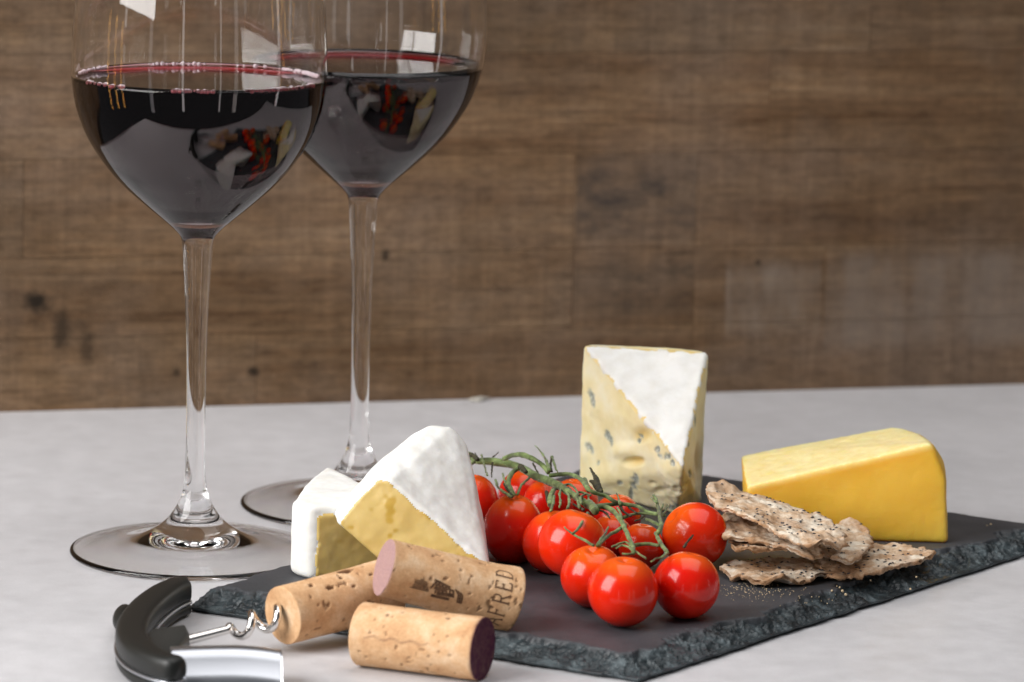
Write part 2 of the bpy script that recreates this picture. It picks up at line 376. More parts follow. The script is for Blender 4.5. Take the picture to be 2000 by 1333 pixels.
def split(V, F, sel, attrs=None):
    """the faces whose vertices mostly satisfy sel, and the rest, as two meshes"""
    out = []
    for want in (True, False):
        fs = [f for f in F if (sum(bool(sel[i]) for i in f)*2 >= len(f)) == want]
        used = sorted({i for f in fs for i in f}); mp = {u: k for k, u in enumerate(used)}
        out.append((V[used], [[mp[i] for i in f] for f in fs], {k: a[used] for k, a in (attrs or {}).items()}))
    return out

# ================================================================== SETTING
# table top
V, F = box((2, 20.2, -1.5), (76, 82, 3), bev=.3)
V = np.array(V)
# its far edge follows the wall
wd = np.array((24.37+22.64, 41.41-28.37)); wd /= np.linalg.norm(wd)
far = V[:, 1] > 20; V[far, 1] = 35.2+(V[far, 0])*wd[1]/wd[0]
mk('tabletop', V, F, M_TABLE, smooth=False).__setitem__('kind', 'structure')

# wall of old boards
W0 = np.array((0.05, 34.6, 0.0)); Ud = np.array((wd[0], wd[1], 0)); Nd = np.array((wd[1], -wd[0], 0))
wall = bpy.data.objects.new('wall', None); COL.objects.link(wall); wall['kind'] = 'structure'
wall.location = Vector(W0)*S; wall.rotation_euler = (0, 0, math.atan2(wd[1], wd[0]))
def wpx(x): return (x-1000)/43.3/wd[0]
rows = [(-3.2, 3.285, [500, 1360, 1900]), (3.3, 6.885, [715, 1115, 1360, 1625]), (6.9, 11.285, [60, 1115, 1360, 2060]), (11.3, 15.885, [300, 1500]),
        (15.9, 20.43, [820, 1700]), (20.45, 25.2, [200, 1200]), (25.25, 30, [900]), (30.05, 36, [400, 1600]), (36.05, 42, [800]), (42.05, 50, [1300])]
tints = {(0, 0): (.88, .84, .80), (0, 1): (.84, .80, .74), (0, 2): (.80, .77, .74), (0, 3): (.80, .80, .80), (1, 0): (.88, .84, .80), (1, 1): (.92, .82, .72), (1, 2): (.74, .66, .58),
         (1, 3): (.85, .80, .75), (1, 4): (.80, .78, .74), (2, 1): (.94, .82, .70), (2, 2): (.70, .66, .64), (2, 3): (.80, .72, .62), (3, 1): (.95, .80, .66), (3, 2): (.86, .74, .60)}
for ri, (z0, z1, js) in enumerate(rows):
    e = [-85] + [wpx(j) for j in js] + [95]
    for k in range(len(e)-1):
        u0, u1 = e[k]+.006, e[k+1]-.006
        dz = random.uniform(-.012, .012)
        V, F = box(((u0+u1)/2, .6-dz, (z0+z1)/2), (u1-u0, 1.2, z1-z0), bev=.012)
        V = np.array(V)
        me = bpy.data.meshes.new('plank'); me.from_pydata((V*S).tolist(), [], F); me.materials.append(M_WOOD)
        o = bpy.data.objects.new('plank', me); COL.objects.link(o); o.parent = wall
        t = tints.get((ri, k)) or (random.uniform(.78, .92),)*3
        o.color = (*[(.84, .80, .77)[i_]*.82+q*.18*random.uniform(.97, 1.03) for i_, q in enumerate(t)], 1)
V, F = box((5, 1.9, 22), (182, 1.0, 60), bev=0)
me = bpy.data.meshes.new('backing_board'); me.from_pydata((np.array(V)*S).tolist(), [], F); me.materials.append(M_GAP)
o = bpy.data.objects.new('backing_board', me); COL.objects.link(o); o.parent = wall

# ================================================================== SLATE
cB, cL = on(1178, 893.5, .7)[:2], on(366, 1157, .7)[:2]
cF, cR = on(1247, 1337, 0)[:2], on(2077, 1064, 0)[:2]
ns, nt = 640, 400
s_, t_ = np.meshgrid(np.linspace(0, 1, ns), np.linspace(0, 1, nt), indexing='ij'); s_, t_ = s_.ravel(), t_.ravel()
# pull grid lines towards the edges where the chips are
def dens(x): return x - .12*np.sin(2*np.pi*x)/(2*np.pi)*4*.9
s_, t_ = dens(s_), dens(t_)
def bil(s, t): return ((1-s)*(1-t))[:, None]*cL + (s*(1-t))[:, None]*cB + (s*t)[:, None]*cR + ((1-s)*t)[:, None]*cF
P2 = bil(s_, t_)
LB = np.linalg.norm(cB-cL); BR = np.linalg.norm(cR-cB)
dl = s_*(LB+np.linalg.norm(cR-cF))/2; 
# distances to the four sides: near-left (s=0), back-right (s=1), back-left (t=0), front-right (t=1)
d_nl, d_br, d_bl, d_fr = s_*LB, (1-s_)*LB, t_*BR, (1-t_)*BR
P3 = np.column_stack([P2, np.zeros(len(P2))])
n1, n2, n3 = fbm(P3, .45, 4, 1), fbm(P3, 1.3, 4, 2), fbm(P3, 3.5, 4, 3)
def bev(d, wd_): return np.clip(d/(wd_*(1+.42*n1+.25*n2)), 0, 1)
f = np.minimum.reduce([bev(d_nl, 1.35), bev(d_br, .4), bev(d_bl, .5), bev(d_fr, 1.3)])
drop = (1-f)
lvl = drop*4.6 + (1.5*n2+.9*n1+.35*n3)*sm(0, .15, drop)

def worley(P, sc, seed):                         # nearest cell: its random number, its offset, distance to the border
    G_ = P*sc; b0 = np.floor(G_).astype(np.int64); d1 = np.full(len(P), 9.); d2 = d1.copy(); val = np.zeros(len(P)); ox = np.zeros((len(P), 2))
    for i in (-1, 0, 1):
        for j in (-1, 0, 1):
            c_ = b0+(i, j); px = c_[:, 0]+.5+.5*_h(c_[:, 0], c_[:, 1], 0*c_[:, 0], seed); py = c_[:, 1]+.5+.5*_h(c_[:, 0], c_[:, 1], 0*c_[:, 0]+1, seed)
            o_ = np.column_stack([G_[:, 0]-px, G_[:, 1]-py]); d = np.hypot(o_[:, 0], o_[:, 1]); nr = d < d1
            d2 = np.where(nr, d1, np.minimum(d2, d)); d1 = np.where(nr, d, d1); val = np.where(nr, _h(c_[:, 0], c_[:, 1], 0*c_[:, 0]+2, seed), val); ox = np.where(nr[:, None], o_, ox)
    return val, ox, d2-d1
PW = P2+np.column_stack([n2, n3])*.35
w1, o1, b1_ = worley(PW, .85, 5); w2, o2, b2_ = worley(PW+9, 2.3, 6)
q = np.floor(lvl); fr = lvl-q; terr = (q + sm(.70, 1.0, fr)+.25*fr)
kk = sm(0.0, .12, drop)
zt = .7 - .43*drop**.8*(1-0*w1) - .05*(np.clip(terr, 0, 5.2)-lvl*.5)*kk - kk*(.06*(w1+1)+.09*(o1[:, 0]*np.cos(w1*9)+o1[:, 1]*np.sin(w1*9)) + .04*w2+.085*(o2[:, 0]*np.cos(w2*9)+o2[:, 1]*np.sin(w2*9))) - .010*n3*kk - .006*n1
zt = np.clip(zt, .17+.03*n3, .705)
edge = np.minimum.reduce([d_nl, d_br, d_bl, d_fr])
cen = (cL+cB+cR+cF)/4
jag = (.07*n2+.06*n3+.04*n1)*np.clip(1-edge/1.2, 0, 1)
dirc = P2-cen; dirc /= np.linalg.norm(dirc, axis=1)[:, None]
P2 = P2+dirc*jag[:, None]
V = np.column_stack([P2, zt]); idx = np.arange(ns*nt).reshape(ns, nt)
F = np.stack([idx[:-1, :-1], idx[1:, :-1], idx[1:, 1:], idx[:-1, 1:]], -1).reshape(-1, 4).tolist()
ring = list(idx[:, 0]) + list(idx[-1, 1:]) + list(idx[-2::-1, -1]) + list(idx[0, -2:0:-1])
rv = V[ring]; base = len(V)
mid = rv.copy(); mid[:, 2] = .09+.03*n3[ring]; mid[:, :2] -= dirc[ring]*.05
bot = mid.copy(); bot[:, 2] = .012; bot[:, :2] -= dirc[ring]*.14
V = np.vstack([V, mid, bot]); L = len(ring)
for k in range(L):
    k2 = (k+1) % L
    F.append([ring[k2], ring[k], base+k, base+k2]); F.append([base+k2, base+k, base+L+k, base+L+k2])
F.append([base+L+k for k in range(L)][::-1])
chip = np.concatenate([sm(0.02, .16, drop), np.ones(2*L)])
so = mk('slate_board', V, F, M_SLATE, loc=(cen[0], cen[1], 0), attrs={'chip': chip})
tag(so, 'black slate serving board with chipped flaky edges under the cheese and tomatoes', 'slate board')

# ================================================================== WINE GLASSES
outer = [(0, .62), (.8, .60), (1.4, .52), (2.0, .40), (2.6, .26), (3.2, .15), (3.9, .06), (4.45, .012), (4.62, .03), (4.70, .10), (4.70, .17), (4.62, .235), (4.35, .25), (3.7, .30), (3.0, .41), (2.2, .64), (1.6, .92), (1.15, 1.26), (.85, 1.62), (.6, 2.05), (.46, 2.5),
         (.385, 3.1), (.36, 4.2), (.36, 6), (.385, 8), (.43, 9.4), (.49, 10.6), (.55, 11.6), (.62, 12.1), (.80, 12.36), (1.22, 12.74), (2.08, 13.45), (2.93, 14.22), (3.60, 15.02), (4.18, 15.95), (4.56, 16.95), (4.73, 17.9), (4.76, 18.6),
         (4.70, 20.0), (4.55, 21.8), (4.3, 23.6), (4.0, 25.3), (3.95, 25.55), (3.90, 25.58), (3.85, 25.54)]
inner = [(3.89, 25.3), (4.19, 23.6), (4.44, 21.8), (4.59, 20.0), (4.65, 18.6), (4.62, 17.9), (4.45, 16.95), (4.06, 15.97), (3.48, 15.08), (2.78, 14.36), (1.98, 13.72), (1.3, 13.24), (.75, 13.0), (0, 12.92)]
prof = catmull(outer+inner, 5); prof[:, 0] = np.maximum(prof[:, 0], 0); prof[0, 0] = prof[-1, 0] = 0
pt = np.gradient(prof, axis=0); pn = np.column_stack([pt[:, 1], -pt[:, 0]]); pn /= np.linalg.norm(pn, axis=1)[:, None]+1e-9
i1 = next(i for i, p in enumerate(prof) if i > 60 and p[1] > 2.5); i2 = next(i for i, p in enumerate(prof) if i > 90 and p[1] > 11.6)
def glass(c, zs, level, label, wlabel):
    g = thing('wine_glass', c, label, 'wine glass', 'wine glasses')
    for nm, a, b in (('foot', 0, i1+1), ('stem', i1, i2+1), ('bowl', i2, len(prof))):
        V, F = lathe(prof[a:b], c, 128, zs)
        o = mk(nm, V, F, M_GLASS, g)
        nn = []
        for r_, n_ in zip(prof[a:b], pn[a:b]):
            if r_[0] < 1e-5: nn.append((0, 0, 1 if r_[1] > 5 else -1))
            else:
                for k in range(128): th = 2*math.pi*k/128; nn.append((n_[0]*math.cos(th), n_[0]*math.sin(th), n_[1]))
        o.data.normals_split_custom_set_from_vertices(nn)
    ip = catmull(inner[::-1], 5); ip = ip[ip[:, 1] < level+.18]
    off = ip.copy(); off[:, 0] += .035; off[0] = (0, 12.89); off[1:, 1] -= .02
    r = off[-1, 0]
    men = [(r-.08, level+.19), (r-.13, level+.10), (r-.22, level+.04), (r-.40, level+.01), (r-.8, level), (r*.5, level), (0, level)]
    wp = np.vstack([off, men]); wp[:, 0] = np.maximum(wp[:, 0], 0); wp[0, 0] = 0
    V, F = lathe(wp, c, 128, zs)
    tag(mk('red_wine', V, F, M_WINE, loc=c), wlabel, 'wine', 'red wine in the glasses')
glass(on(379.5, 1082, 0), 1.0, 18.02, 'clear stemmed wine glass in front at the far left, its whole foot in view', 'dark red wine filling the front left glass, small bubbles along its rim')
glass(on(699, 990, 0), 1.035, 17.15, 'clear stemmed wine glass standing behind the other glass, foot half hidden by white cheese', 'dark red wine in the rear glass, seen right of the front glass')
# bubbles ringing the wine of the front glass
gc = on(379.5, 1082, 0); V = []; F = []
bubs = []
for a0, a1, n in ((92, 122, 12), (60, 80, 4), (14, 50, 26), (146, 178, 24), (296, 340, 34), (262, 282, 14), (212, 240, 18)):
    for k in range(n):
        a = math.radians(a0+(a1-a0)*(k+random.random()*.5)/n); r = random.uniform(.045, .105) if a0 not in (300, 268, 218) else .042
        bubs.append((gc[0]+(4.60-r)*math.cos(a), gc[1]+(4.60-r)*math.sin(a), 18.15+random.uniform(-.02, .02)+(.06 if a0 in (20, 95, 150) and random.random() < .35 else 0), r))
pb = []
for x, y, z, r in bubs:
    bm = bmesh.new(); bmesh.ops.create_icosphere(bm, subdivisions=2, radius=r); pb.append((np.array([v.co[:] for v in bm.verts])+(x, y, z), [[v.index for v in q.verts] for q in bm.faces])); bm.free()
V, F = merge(pb)
M_FOAM = simple('pink_foam', (.95, .80, .84), .12, Transmission__Weight=.55, IOR=1.33)
bo = mk('wine_bubbles', V, F, M_FOAM, loc=gc, smooth=True)
tag(bo, 'tiny clear bubbles ringing the edge of the wine in the front glass', 'bubbles', kind='stuff')

# ================================================================== CHEESES
def planecut(V, planes, k, thick, tol=.1, sc=2.2, seed=3, amp=.06):
    """mask of the surface lying on hull plane k and farther than thick from its other faces"""
    n, c = planes[k]; on_ = (V-c)@n > -tol
    d = np.full(len(V), 9.0)
    for j, (nn, cc) in enumerate(planes):
        if j == k or nn@n > .97: continue
        th = thick(nn, j) if callable(thick) else thick
        d = np.minimum(d, -((V-cc)@nn)/math.sqrt(max(1-(nn@n)**2, .05)) - th)
    return on_ & (d + amp*fbm(V, sc, 3, seed) > 0)
def facing(planes, v): return max(range(len(planes)), key=lambda j: planes[j][0]@np.array(v))

# --- brie piece lying flat
a0, a1, a2, a3 = on(567, 1122), on(603, 1134), on(790, 1124), on(640, 1052)
up = np.array((0, 0, 2.78))
pts = [a0, a1, a2, a3, a0+up*.98, a1+up, a2+up*1.0, a3+up*1.02, (a0+a3)/2+(-.25, .1, .0), (a0+a3)/2+up+(-.2, .1, 0)]
V, F, Nn, pl = solid(pts, .065, .22, 5)
cutdir = np.cross(a2-a1, (0, 0, 1.)); cutdir /= np.linalg.norm(cutdir); cutdir *= np.sign(-cutdir[1])
k = facing(pl, cutdir)
sel = planecut(V, pl, k, lambda n, j: .42 if n[2] > .5 else (.30 if n[0] < -.3 else .05), .12, 2.0, 4, .07)
V = V + Nn*(.045*fbm(V, .9, 3, 5)+.008*fbm(V, 4, 3, 6))[:, None] + np.outer(sel*.05, cutdir)
hole = sm(.25, .6, fbm(V, 1.3, 3, 91))
br = thing('brie_wedge', on(640, 1100), 'low white-rinded soft cheese wedge lying flat on the slate, left of the leaning one', 'cheese', 'soft white cheese wedges')
pa, ri = split(V, F, sel, {'hole': hole})
mk('paste', pa[0], pa[1], M_BRIE, br, attrs=pa[2]); mk('rind', ri[0], ri[1], M_RIND, br)
# --- brie piece leaning on it
q1 = at(657, 1023, -5.9); nG = np.array((-.20, -.93, .12)); nG /= np.linalg.norm(nG)
def onG(x, y, push=0.): d = ray(x, y); return CAM + d*((q1-CAM)@nG/(d@nG)) - nG*push
G = [onG(657, 1023), onG(690, 985), onG(712, 958), onG(733, 936), onG(764, 940), onG(790, 985), onG(838, 1035), onG(925, 1088), onG(955, 1110), onG(860, 1158), onG(770, 1120), onG(740, 1090)]
Bk = [at(648, 1003, -4.9), at(700, 950, -3.3), at(757, 886, -2.6), at(800, 848, -2.3), at(842, 829, -2.1), at(884, 832, -2.0), at(914, 866, -2.2), at(924, 930, -2.3), at(943, 1010, -2.6), at(955, 1092, -3.0), on(900, 1090)]
V, F, Nn, pl = solid(G+Bk, .065, .12, 4)
k = facing(pl, nG)
sel = planecut(V, pl, k, lambda n, j: .10 if n[2] > 0 else .02, .14, 1.8, 8, .09)
dent = fbm(V, .8, 3, 15)
V = V + Nn*(.06*dent+.012*fbm(V, 3, 3, 16))[:, None] + np.outer(sel*.04, nG)
hc = onG(800, 1000); hole = sm(.22, .5, fbm((V-hc)@np.diag((1.2, 1, 1.2)), 1.2, 3, 23))
br2 = thing('brie_wedge', on(850, 1100), 'tall white-rinded soft cheese wedge leaning on the lower one beside the tomatoes', 'cheese', 'soft white cheese wedges')
pa, ri = split(V, F, sel, {'hole': hole})
mk('paste', pa[0], pa[1], M_BRIE, br2, attrs=pa[2]); mk('rind', ri[0], ri[1], M_RIND, br2)

# --- blue cheese
tT, tB, bR, TR, TL, bL = at(1335, 915, 4.6), on(1322, 1006), on(1370, 982), at(1381, 692, 9.0), at(1139, 675, 9.6), on(1130, 952)
TL2, TR2 = at(1150, 672, 10.3), at(1376, 686, 9.7)
pts = [tT, tB, bR, TR, TL, bL, TL2, TR2, bL+(.4, 1.0, 0), bR+(-.1, 2.0, 0), at(1245, 679, 10.6), (bL+bR)/2+(0, 3.2, 0)]
V, F, Nn, pl = solid(pts, .065, .12, 3)
nT = np.cross(TR-TL, tT-TL); nT /= np.linalg.norm(nT); nT *= np.sign(nT[2])
k = facing(pl, nT)
sel = planecut(V, pl, k, lambda n, j: .05, .14, 3.0, 12, .13)
nL = np.cross(bL-TL, tT-TL); nL /= np.linalg.norm(nL); nL *= np.sign(-nL[0])
mould = np.zeros(len(V)); holes = np.zeros(len(V)); disp = .06*fbm(V, .9, 3, 31)+.010*fbm(V, 4, 4, 32)
def spot(x, y, rx, ry, rot=0., Y0=None):
    """an ellipse around the surface point seen there"""
    d = ray(x, y); d = d/np.linalg.norm(d); w_ = V-CAM; t = w_@d; off = w_-np.outer(t, d)
    u = off@RT; v = off@UP; c_, s2 = math.cos(rot), math.sin(rot)
    uu, vv = u*c_+v*s2, -u*s2+v*c_; vis = Nn@d < .1
    return np.where(vis, np.hypot(uu/rx, vv/ry), 9)
for x, y, rx, ry, ro in ((1157, 778, .10, .30, .35), (1188, 853, .09, .32, .45), (1148, 877, .13, .22, .2), (1240, 940, .15, .42, -.1), (1232, 965, .08, .26, -.1), (1300, 893, .22, .16, 0), (1283, 878, .08, .12, 0), (1311, 905, .12, .12, 0),
                         (1358, 824, .05, .22, 0), (1347, 926, .05, .12, 0), (1210, 945, .12, .10, 0), (1250, 855, .07, .14, .6), (1312, 990, .22, .16, 0), (1245, 862, .06, .1, 0), (1168, 905, .05, .1, 0), (1345, 870, .04, .12, 0)):
    d = spot(x, y, rx*1.15, ry*1.1, ro)+.75*fbm(V, 3.6, 4, int(x)); mould = np.maximum(mould, .85*(1-sm(.55, 1.15, d))); disp -= .05*(1-sm(.3, 1.1, d))
for x, y, rx, ry, ro, dp in ((1238, 903, .42, .20, .1, .34), (1218, 880, .5, .35, 0, -.14), (1290, 960, .35, .18, .2, .10), (1275, 945, .2, .12, 0, .08), (1253, 850, .5, .35, .3, .12), (1180, 930, .6, .5, 0, -.10), (1362, 900, .12, .9, 0, .12), (1350, 960, .15, .4, 0, -.08)):
    d = spot(x, y, rx, ry, ro); disp -= dp*(1-sm(0, 1.3, d)); holes = np.maximum(holes, (.7 if dp > .1 else 0)*(1-sm(.2, 1.1, d)))
holes = np.maximum(holes, .8*sm(.20, .0, -((V-tT)@nT))*(~sel))
near = np.exp(-np.minimum(np.linalg.norm(V-tB, axis=1), np.linalg.norm(V-(tT+tB)/2, axis=1))**2/.5); disp += near*.14*fbm(V, 3.2, 4, 40)
V = V + Nn*disp[:, None] + np.outer(sel*.03, nT)
bc = thing('blue_cheese_wedge', on(1260, 980), 'tall cream wedge with blue mould veins and white top standing behind the tomatoes', 'cheese')
ri, pa = split(V, F, sel, {'mould': mould, 'hole': holes})
mk('paste', pa[0], pa[1], M_BLUE, bc, attrs=pa[2]); mk('rind', ri[0], ri[1], M_RIND, bc)

# --- hard yellow cheese
b1, b2 = on(1853, 1062), on(1458, 1052)
t1, t2 = at(1822, 866, b1[1]+.25), at(1458, 950, b2[1]+.2)
t4, t3, t5 = at(1745, 833, b1[1]+4.6), at(1447, 889, b2[1]+4.2), at(1800, 848, b1[1]+2.6)
pts = [b1, b2, t1, t2, t3, t4, t5, at(1848, 940, b1[1]+.1), (t3[0]+.3, t3[1]+.3, .7), (t4[0]+.9, t4[1]+.2, .7), (t5[0]+1.0, t5[1], .7), at(1843, 900, b1[1]+1.2), at(1770, 836, b1[1]+3.9)]
V, F, Nn, pl = solid(pts, .07, .2, 8)
pc = (t1+t2+t3+t4)/4; nP = np.cross(t1-t2, t3-t2); nP /= np.linalg.norm(nP); nP *= np.sign(nP[2])
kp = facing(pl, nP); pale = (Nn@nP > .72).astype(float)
# brightly lit top put into the colour, same paste as the front, softened at edges
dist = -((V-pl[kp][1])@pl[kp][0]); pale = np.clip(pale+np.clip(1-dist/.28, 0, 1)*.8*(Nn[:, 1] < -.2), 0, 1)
rindsel = ((Nn[:, 0] > .70) & (V[:, 2] < 99)) | (Nn[:, 1] > .45) | ((Nn[:, 0] > .3) & (Nn[:, 2] > .3) & (V[:, 1] > b1[1]+1.5))
V = V + Nn*(.035*fbm(V, .6, 3, 51)+.008*fbm(V, 5, 3, 52)+.02*(pale > .9)*fbm(V, 2.5, 3, 53))[:, None]
yc = thing('yellow_cheese_wedge', on(1680, 1058), 'smooth deep yellow cheese wedge with brightly lit cut top at the right end of the slate', 'cheese')
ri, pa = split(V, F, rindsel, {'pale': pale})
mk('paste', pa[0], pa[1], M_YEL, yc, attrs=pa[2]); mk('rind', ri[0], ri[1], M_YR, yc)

# ================================================================== TOMATOES
def rest(x, y, r, zt=.7):
    lo, hi = -30., 30.
    for _ in range(50):
        Y = (lo+hi)/2; P = at(x, y, Y); R = r/pxcm(P)
        if P[2]-R > zt: lo = Y
        else: hi = Y
    return P, R
def uv(n=40, m=56):
    V = []; F = []
    for i in range(n+1):
        for j in range(m):
            th = math.pi*i/n; ph = 2*math.pi*j/m; V.append((math.sin(th)*math.cos(ph), math.sin(th)*math.sin(ph), math.cos(th)))
    for i in range(n):
        for j in range(m): F.append([i*m+j, (i+1)*m+j, (i+1)*m+(j+1) % m, i*m+(j+1) % m])
    return np.array(V), F
SV, SF = uv()
toms = [((1217, 1156, 69), None, (.05, -.1, 1), (1, 1), 'foremost tomato of the bunch, lowest in the picture', .55),
        ((1341, 1143, 65), None, (.2, .1, 1), (1, 1.02), 'front right tomato, just right of the foremost one', .15),
        ((1157, 1126, 62), None, (0, -.3, 1), (1, 1), 'tomato touching the foremost one on its left, a twig crossing its top', .6),
        ((1357, 1046, 65), None, (-.7, -.2, .6), (1, .98), 'big orange-red tomato at the right end of the bunch against the crispbread', .9),
        ((1252, 1068, 45), None, (.1, 0, 1), (1, 1), 'small orange tomato peeping out between the stalks left of the rightmost one', .95),
        ((1117, 1062, 67), -5.4, (.3, .1, 1), (1, 1), 'large orange-red tomato in the middle of the bunch with a stalk over its right side', .8),
        ((1079, 1060, 59), None, (.2, -.2, 1), (1, 1.08), 'tomato half hidden behind the left side of the large middle one', .75),
        ((1003, 1036, 61), None, (.0, -.1, 1), (.97, 1.16), 'plump tall tomato beside the leaning white cheese, nearest it in front', .35),
        ((922, 982, 52), None, (0, 0, 1), (1, 1.08), 'leftmost tomato, half hidden behind the leaning white cheese', .3),
        ((1022, 967, 50), None, (0, 0, 1), (1, 1), 'back tomato under the left part of the thick green stem', .2),
        ((1070, 985, 50), 2.75, (0, 0, 1), (1, 1), 'back tomato with pink highlights right behind the tall plump one', .2),
        ((1120, 985, 49), None, (0, 0, 1), (1, 1), 'back tomato peeping above the stem left of the blue cheese', .4),
        ((1205, 1012, 47), None, (0, 0, 1), (1, 1), 'back tomato in front of the blue cheese base', .1),
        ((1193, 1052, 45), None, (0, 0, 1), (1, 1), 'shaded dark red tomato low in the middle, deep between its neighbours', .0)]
for i, ((x, y, r), Y, ax, (sx, sz), lab, tone) in enumerate(toms):
    if Y is None: P, R = rest(x, y, r)
    else: P = at(x, y, Y); R = r/pxcm(P)
    ax = np.array(ax, float); ax /= np.linalg.norm(ax); q = Vector(ax).to_track_quat('Z', 'Y')
    v = SV.copy(); dz = np.clip(v[:, 2], 0, 1)
    lob = 1+.012*np.cos(np.arctan2(v[:, 1], v[:, 0])*3+i)*sm(.2, 1, dz)
    v[:, :2] *= (sx*lob)[:, None]; v[:, 2] *= sz; v[:, 2] -= .13*np.exp(-((v[:, 0]**2+v[:, 1]**2)/.035))*(SV[:, 2] > 0)
    v *= (1+.018*fbm(SV, 1.0, 2, i*9))[:, None]
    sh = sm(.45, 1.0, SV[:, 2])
    v = np.array([q @ Vector(p) for p in v])*R + P
    v[:, 2] = np.maximum(v[:, 2], .69)
    o = mk('tomato', v, SF, M_TOM, loc=(P[0], P[1], .7), attrs={'shoulder': sh})
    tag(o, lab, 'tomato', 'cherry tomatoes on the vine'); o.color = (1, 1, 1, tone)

# vine
vine = thing('tomato_vine', on(1150, 1080), 'green branching stem with dry curled sepals lying across the red tomatoes', 'vine')
def branch(pts, z, r0, r1, name=None, mat=None, seg=9, lump=.12):
    zs = z if hasattr(z, '__len__') else [z]*len(pts)
    zz = np.interp(np.linspace(0, 1, len(pts)), np.linspace(0, 1, len(zs)), zs)
    P = catmull([on(x, y, h) for (x, y), h in zip(pts, zz)], 5)
    R = np.linspace(r0, r1, len(P))*(1+lump*fbm(P, 2.5, 3, int(pts[0][0])))
    V, F = tube(P, R, seg); V = np.array(V); V += np.column_stack([fbm(V, 4, 2, k) for k in (1, 2, 3)])*.02
    return V, F
V, F = merge([branch([(912, 888), (921, 893), (932, 901), (960, 902), (991, 906), (1015, 913), (1030, 921), (1050, 932), (1072, 940), (1092, 950)], [3.1, 3.3, 3.5], .13, .165),
              branch([(1090, 948), (1108, 960), (1130, 974), (1146, 986), (1156, 991)], [3.5, 3.4], .14, .125),
              branch([(1156, 991), (1180, 990), (1198, 999), (1213, 1018), (1222, 1036), (1229, 1052), (1236, 1068), (1237, 1082)], [3.4, 3.2, 3.0], .105, .07),
              branch([(1150, 984), (1158, 992), (1163, 999)], [3.45, 3.45], .18, .15)])
mk('main_stem', V, F, M_VINE, vine)
side = [([(985, 896), (1000, 890), (1020, 889), (1042, 897), (1060, 910), (1072, 923)], [3.6, 4.2, 3.7], .11, .13),
        ([(1072, 930), (1095, 926), (1118, 928), (1135, 937), (1146, 952), (1160, 963), (1180, 968), (1200, 979), (1216, 985)], [3.6, 4.0, 3.3], .10, .08),
        ([(1150, 990), (1180, 986), (1205, 985), (1240, 988), (1266, 1000), (1300, 1007)], [3.4, 3.2], .09, .07),
        ([(1216, 1012), (1240, 1004), (1262, 1003), (1285, 1006)], [3.1, 3.2], .08, .06),
        ([(1276, 968), (1282, 978), (1286, 995), (1289, 1012), (1291, 1028), (1286, 1040)], [3.5, 3.2], .06, .11),
        ([(1262, 1015), (1276, 1020), (1291, 1028)], [3.1, 3.1], .06, .09),
        ([(1282, 1042), (1287, 1055), (1295, 1068), (1304, 1081)], [3.0, 3.0], .10, .08),
        ([(1236, 1065), (1252, 1063), (1270, 1063), (1288, 1066)], [3.0, 3.0], .09, .07),
        ([(1222, 1026), (1208, 1035), (1190, 1045), (1176, 1058), (1168, 1066)], [3.1, 3.0], .09, .07),
        ([(1148, 1003), (1141, 1015), (1133, 1027), (1126, 1037), (1117, 1043)], [3.3, 3.25], .08, .05),
        ([(1102, 1030), (1110, 1037), (1120, 1045), (1140, 1055), (1160, 1066)], [3.3, 3.1], .035, .06),
        ([(1188, 1030), (1182, 1042), (1174, 1054), (1166, 1066)], [3.2, 3.0], .04, .08),
        ([(1015, 914), (1002, 922), (994, 935), (994, 948), (1000, 960), (1007, 971)], [3.6, 3.1], .10, .12),
        ([(1090, 946), (1081, 958), (1075, 972), (1074, 986)], [3.5, 3.2], .10, .13),
        ([(926, 903), (919, 908), (917, 918), (921, 924)], [3.4, 3.0], .10, .09),
        ([(1141, 938), (1146, 950), (1150, 958)], [3.4, 3.3], .14, .12)]
for s2 in side:
    V, F = branch(s2[0], s2[1], s2[2]*.82, s2[3]*.82); mk('twig', V, F, M_VINE, vine)
